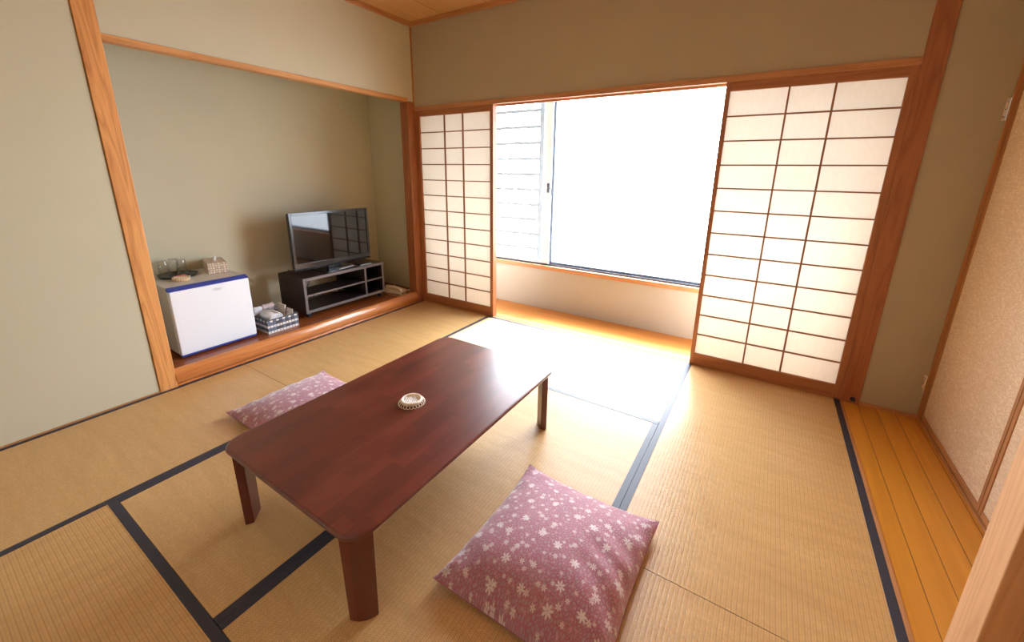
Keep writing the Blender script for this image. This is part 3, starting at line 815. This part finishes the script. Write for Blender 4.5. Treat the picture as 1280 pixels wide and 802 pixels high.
bm = bmesh.new(); prism(bm, [(.013*math.cos(2*PI*i/16), .0115*math.sin(2*PI*i/16)) for i in range(16)], 'X', -Lh+.006, Lh-.006)
obj('terry_core', bm, TOWEL, tw)
# folded pinkish cloth in the back left
def folded(name, label, cat, loc, rot, dims, mat, layers_=3):
    t = thing(name, label, cat, loc); t.rotation_euler = rot
    for k in range(layers_):
        bm = B((-dims[0]/2, dims[0]/2, -dims[1]/2+.002*k, dims[1]/2-.002*k, dims[2]*k/layers_, dims[2]*(k+.93)/layers_))
        bmesh.ops.subdivide_edges(bm, edges=bm.edges, cuts=3, use_grid_fill=True)
        for v in bm.verts: v.co += Vector((0, 0, .003*math.sin(v.co.x*60+k)*math.cos(v.co.y*50)))
        obj('fold', bm, mat, t, bevel=.003, smooth=True)
    return t
folded('folded_cloth', 'pale pink folded cloth propped at the back of the plaid basket', 'cloth', (-.362, -1.425, AF+.115), (.0, -1.15, 0), (.11, .09, .030), PINKC)
folded('folded_cloth', 'white folded cloth behind the rolled towel nearest the refrigerator', 'cloth', (-.362, -1.505, AF+.115), (.0, -1.2, 0), (.10, .062, .026), TOWEL)
# cream dotted pouch and a card standing at the right side
pc = thing('dotted_pouch', 'cream pouch with brown dots standing in the right side of the plaid basket', 'pouch', (-.290, -1.352, AF+.030))
pc.rotation_euler = (math.radians(-8), 0, 0)
obj('pouch_body', B((-.088, .030, -.006, .006, 0, .132)), CREAMCARD, pc, bevel=.003)
bm = bmesh.new()
for i in range(5):
    for j in range(5):
        cx, cz = -.076+.023*i, .028+.022*j+(i % 2)*.008
        prism(bm, [(cx+.0032*math.cos(2*PI*k/10), cz+.0032*math.sin(2*PI*k/10)) for k in range(10)], 'Y', -.0068, -.0060)
obj('dots', bm, DOT, pc)
cd = thing('cream_card', 'cream card with a small dark emblem beside the dotted pouch', 'card', (-.205, -1.345, AF+.012))
cd.rotation_euler = (math.radians(-8), 0, 0)
obj('card_sheet', B((-.045, .040, -.003, .003, 0, .128)), CREAMCARD, cd, bevel=.001)
bm = bmesh.new(); prism(bm, [(-.024+.006*math.cos(2*PI*k/12), .095+.007*math.sin(2*PI*k/12)) for k in range(12)], 'Y', -.0038, -.003)
obj('emblem', bm, DOT, cd)
bm = bmesh.new()
tube(bm, [(0, 0, 0), (.004, .002, .05), (-.002, 0, .10), (.0, .004, .135)], .0045, 8)
tube(bm, [(0, .003, .130), (.012, -.004, .142), (.006, -.010, .155), (-.010, -.006, .150), (-.012, .002, .136), (0, .003, .130)], .003, 6)
tag(obj('jute_cord', bm, ROPE, loc=(-.382, -1.372, AF+.022), smooth=True), 'knotted tan cord standing up in the back of the plaid basket', 'cord')

# ------------------------------------------------------------------ television stand
SX0, SX1, SY0, SY1 = -.590, -.200, -1.192, -.338
SZ0, SZ1 = .150, .466
st = thing('television_stand', 'dark brown low television stand on casters with open shelves', 'tv stand', (0, 0, 0))
t = .020
obj('top_panel', B((SX0, SX1-.004, SY0, SY1, SZ1-t, SZ1)), STAND, st, bevel=.001)
obj('bottom_panel', B((SX0+.06, SX1-.004, SY0+t, SY1-t, SZ0, SZ0+t)), STAND, st)
obj('side_panel', B((SX0, SX1-.004, SY0, SY0+t, SZ0, SZ1-t)), STAND, st)
obj('side_panel', B((SX0, SX1-.004, SY1-t, SY1, SZ0, SZ1-t)), STAND, st)
DV = -.560
obj('divider', B((SX0, SX1-.006, DV-.008, DV+.008, SZ0+t, SZ1-t)), STAND, st)
obj('edging', B((SX1-.004, SX1, SY0, SY1, SZ1-.026, SZ1), (SX1-.004, SX1, SY0, SY1, SZ0, SZ0+.026), (SX1-.004, SX1, SY0, SY0+.024, SZ0+.026, SZ1-.026),
                (SX1-.004, SX1, SY1-.024, SY1, SZ0+.026, SZ1-.026), (SX1-.006, SX1-.001, DV-.010, DV+.010, SZ0+.026, SZ1-.026)), STAND_E, st, bevel=.0006)
zs = .305
for a, b_ in ((SY0+t, DV-.008), (DV+.008, SY1-t)):
    s_ = obj('shelf', B((SX0+(.13 if a < DV-.1 else .01), SX1-.014, a, b_, zs-.007, zs+.007)), STAND, st)
    obj('shelf_edging', B((SX1-.014, SX1-.011, a, b_, zs-.008, zs+.008)), STAND_E, s_)
obj('back_panel', B((SX0, SX0+.006, -.62, SY1-t, SZ0+t, SZ1-t)), STAND, st)
for (yy, zz) in ((DV-.03, .42), (DV-.03, .40), (DV-.03, .375), (SY1-.034, .42), (SY1-.034, .38), (SY1-.034, .35), (SY1-.034, .27), (SY1-.034, .24), (DV-.03, .27), (DV-.03, .24), (DV-.03, .21)):
    bm = bmesh.new(); lathe(bm, [(0, .002), (.002, .0015), (.0028, 0)], 8, (0, 0, 0)); vs = list(bm.verts)[-17:]
    side = DV-.0085 if yy < DV else SY1-t-.0005
    bmesh.ops.rotate(bm, verts=vs, cent=(0, 0, 0), matrix=Matrix.Rotation(PI/2, 3, 'X'))
    bmesh.ops.translate(bm, verts=vs, vec=(SX1-.05, side, zz))
    obj('shelf_pin', bm, CHROME, st)
for xx, yy in ((SX1-.035, SY0+.035), (SX1-.035, SY1-.045), (SX0+.04, SY0+.035), (SX0+.04, SY1-.045)):
    bm = bmesh.new()
    for dy in (-.011, .003):
        prism(bm, [(xx+.0215*math.cos(2*PI*k/20), AF+.0225+.0215*math.sin(2*PI*k/20)) for k in range(20)], 'Y', yy+dy, yy+dy+.010)
    box(bm, xx-.012, xx+.016, yy-.013, yy+.015, AF+.030, SZ0)
    obj('caster', bm, RUBBER, st, bevel=.002)
def cord(name, pts, r, mat, label, cat='cord', sm=4):
    P = [Vector(p) for p in pts]; out = []
    for i in range(len(P)-1):
        p0, p1, p2, p3 = P[max(i-1, 0)], P[i], P[i+1], P[min(i+2, len(P)-1)]
        for k in range(sm):
            t_ = k/sm
            out.append(.5*((2*p1)+(p2-p0)*t_+(2*p0-5*p1+4*p2-p3)*t_*t_+(3*p1-p0-3*p2+p3)*t_**3))
    out.append(P[-1]); bm = bmesh.new(); tube(bm, out, r, 7)
    return tag(obj(name, bm, mat, smooth=True), label, cat)
cord('power_cord', [(-.62, -1.08, .47), (-.615, -1.06, .40), (-.61, -1.03, .36), (-.62, -.98, .35), (-.615, -.93, .39), (-.62, -.89, .40), (-.62, -.90, .30), (-.60, -1.0, .19), (-.60, -.85, .18)], .004, BLACK,
     'black cable hanging behind the open back of the television stand')

# ------------------------------------------------------------------ television
tvx, tvy = -.335, -.783
tv = thing('television', 'flat screen television with glossy black frame standing on the dark stand', 'television', (tvx, tvy, SZ1))
w2 = .396; z0, z1 = .045, .548
obj('back_shell', B((-.045, -.006, -w2+.004, w2-.004, z0+.01, z1-.004)), BLACK, tv, bevel=.012)
bm = B((-.008, .012, -w2, -w2+.024, z0+.052, z1), (-.008, .012, w2-.024, w2, z0+.052, z1), (-.008, .012, -w2+.024, w2-.024, z1-.024, z1), (-.008, .012, -w2, w2, z0+.022, z0+.056))
obj('bezel', bm, BEZEL, tv, bevel=.002)
bm = bmesh.new(); prism(bm, [(-.012, z0+.018), (.014, z0+.004), (.018, z0), (-.012, z0)], 'Y', -w2+.003, w2-.003)
obj('speaker_bar', bm, BEZEL, tv, bevel=.001)
obj('speaker_slot', B((-.010, .004, -w2+.006, w2-.006, z0+.010, z0+.026)), BLACK, tv)
obj('screen', B((-.004, .006, -w2+.024, w2-.024, z0+.056, z1-.024)), SCREEN, tv)
bm = bmesh.new(); prism(bm, rrect(-.115, .115, -.175, .175, .03), 'Z', 0, .010)
bs = obj('base', bm, BEZEL, tv, bevel=.003)
obj('neck', B((-.035, -.010, -.07, .07, .010, z0+.09)), BLACK, tv, bevel=.004)
# set top box and remote beside the base
sb = thing('cable_box', 'slim dark box with shiny edge on the stand right of the television base', 'box', (-.268, -.530, SZ1))
obj('case', B((-.055, .045, -.065, .070, .0, .016)), BLACK, sb, bevel=.002)
obj('front_edge', B((.045, .047, -.063, .068, .002, .014)), GREY, sb)
rc = thing('remote_control', 'slim black remote control lying on the television base', 'remote', (-.245, -.745, SZ1+.0105), math.radians(8))
obj('handset', B((-.022, .022, -.085, .085, 0, .014)), GREY, rc, bevel=.004)
bm = bmesh.new()
for i in range(3):
    for j in range(8): box(bm, -.015+.011*i, -.007+.011*i, -.07+.017*j, -.06+.017*j, .0135, .0155)
obj('buttons', bm, BLACK, rc)

# ------------------------------------------------------------------ telephone
ph = thing('telephone', 'cream desk telephone with coiled cord on the alcove floor by the post', 'telephone', (-.205, -.185, AF), math.radians(12))
bm = bmesh.new(); prism(bm, [(-.095, 0), (.09, 0), (.092, .016), (.06, .024), (-.08, .050), (-.095, .046)], 'Y', -.072, .075)
obj('base', bm, CREAM, ph, bevel=.006)
bm = bmesh.new()
for i in range(3):
    for j in range(4): box(bm, -.035+.022*j, -.021+.022*j, .000+.022*i, .015+.022*i, .028, .044-.0085*j)
obj('keypad', bm, CREAM2, ph, bevel=.001)
bm = bmesh.new(); n_ = 17; secs = []
for i in range(n_):
    t_ = i/(n_-1); xx = -.105+.205*t_; e = abs(2*t_-1)
    rz = .011+.013*e**4; ry = .016+.010*e**3
    if i in (0, n_-1): rz *= .5; ry *= .6
    zc = .078-.022*e**3-.020*t_
    secs.append([bm.verts.new((xx, -.036+ry*math.cos(2*PI*k/14), zc+rz*math.sin(2*PI*k/14))) for k in range(14)])
for a, b_ in zip(secs, secs[1:]):
    for k in range(14): bm.faces.new((a[k], a[(k+1) % 14], b_[(k+1) % 14], b_[k]))
bm.faces.new(secs[0]); bm.faces.new(secs[-1])
hs = obj('handset', bm, CREAM, ph, smooth=True)
bm = bmesh.new(); pts = []
base = [Vector(p) for p in ((.095, -.036, .040), (.128, -.04, .022), (.150, -.058, .006), (.135, -.085, .006), (.110, -.080, .006), (.085, -.075, .012))]
m2 = 150
for i in range(m2):
    t_ = i/(m2-1)*(len(base)-1); k = min(int(t_), len(base)-2); f = t_-k
    c = base[k].lerp(base[k+1], f); a = i*.95
    pts.append((c.x+.0035*math.cos(a), c.y+.0035*math.sin(a)*.7, max(.003, c.z+.0045*math.sin(a)+.002)))
tube(bm, pts, .0017, 5)
obj('coiled_cord', bm, CREAM2, ph, smooth=True)
cord('telephone_wire', [(-.31, -.285, AF+.004), (-.23, -.300, AF+.0035), (-.16, -.290, AF+.0035), (-.10, -.285, AF+.0035), (-.055, -.24, AF+.0035), (-.05, -.10, AF+.0035)], .0022, CREAM2,
     'thin cream wire looping on the boards in front of the telephone', 'wire')
tag(obj('note_pad', B((-.045, .035, -.028, .028, 0, .005)), CREAMCARD, loc=(-.118, -.052, AF), bevel=.001), 'small flat beige pad lying between the telephone and the cedar post', 'pad')

# ------------------------------------------------------------------ light
w = bpy.data.worlds.new('World'); bpy.context.scene.world = w; w.use_nodes = True
nt = w.node_tree; nt.nodes.clear()
o_ = nt.nodes.new('ShaderNodeOutputWorld'); bg = nt.nodes.new('ShaderNodeBackground')
SKY = 17.0
tc = nt.nodes.new('ShaderNodeTexCoord'); sp = nt.nodes.new('ShaderNodeSeparateXYZ'); nt.links.new(tc.outputs['Generated'], sp.inputs[0])
mr = nt.nodes.new('ShaderNodeMapRange'); mr.inputs[1].default_value = -.5; mr.inputs[2].default_value = .6; mr.inputs[3].default_value = .45; mr.inputs[4].default_value = 1.35
nt.links.new(sp.outputs[2], mr.inputs[0])
mm = nt.nodes.new('ShaderNodeMath'); mm.operation = 'MULTIPLY'; mm.inputs[1].default_value = SKY; nt.links.new(mr.outputs[0], mm.inputs[0])
bg.inputs[0].default_value = (.90, .965, 1.06, 1); nt.links.new(mm.outputs[0], bg.inputs[1]); nt.links.new(bg.outputs[0], o_.inputs[0])
# daylight portal in the window opening
pl = bpy.data.lights.new('window_portal', 'AREA'); pl.shape = 'RECTANGLE'; pl.size = 3.6; pl.size_y = 1.66; pl.cycles.is_portal = True
po = bpy.data.objects.new('window_portal', pl); C.objects.link(po); po.location = (1.82, .66, 1.26); po.rotation_euler = (-PI/2, 0, 0)
# added soft fill lamp, unseen below the ceiling, to brighten the room
al = bpy.data.lights.new('added_fill_light', 'AREA'); al.shape = 'RECTANGLE'; al.size = 1.6; al.size_y = 1.0; al.energy = 3; al.color = (1, .93, .82)
ao = bpy.data.objects.new('added_fill_light', al); C.objects.link(ao); ao.location = (2.2, -2.9, 2.6); ao.rotation_euler = (math.radians(18), 0, 0)

sl = bpy.data.lights.new('high_sun', 'SUN'); sl.energy = 19.0; sl.angle = math.radians(15); sl.color = (.97, .985, 1)
so = bpy.data.objects.new('high_sun', sl); C.objects.link(so); so.location = (1.8, 4, 6)
so.rotation_euler = Vector((0, -math.cos(math.radians(56)), -math.sin(math.radians(56)))).to_track_quat('-Z', 'Y').to_euler()

# ------------------------------------------------------------------ camera
cam = bpy.data.cameras.new('camera'); cam.sensor_width = 36; cam.lens = 502.1768/1280*36
cam.shift_x = -4.1886/1280; cam.shift_y = -54.1337/1280; cam.clip_start = .01
co_ = bpy.data.objects.new('camera', cam); C.objects.link(co_)
yaw, pit, rol = .5568612, -.2555797, .014072
f = Vector((-math.sin(yaw)*math.cos(pit), math.cos(yaw)*math.cos(pit), math.sin(pit)))
r = f.cross(Vector((0, 0, 1))).normalized(); u = r.cross(f)
r2 = r*math.cos(rol)+u*math.sin(rol); u2 = -r*math.sin(rol)+u*math.cos(rol)
co_.matrix_world = Matrix(((r2.x, u2.x, -f.x, 3.0867654), (r2.y, u2.y, -f.y, -3.0394089), (r2.z, u2.z, -f.z, 1.3713738), (0, 0, 0, 1)))
S = bpy.context.scene; S.camera = co_
S.view_settings.view_transform = 'Standard'; S.view_settings.look = 'None'; S.view_settings.exposure = .16
S.cycles.use_denoising = True; S.cycles.max_bounces = 14; S.cycles.diffuse_bounces = 8; S.cycles.transparent_max_bounces = 12; S.cycles.sample_clamp_indirect = 12
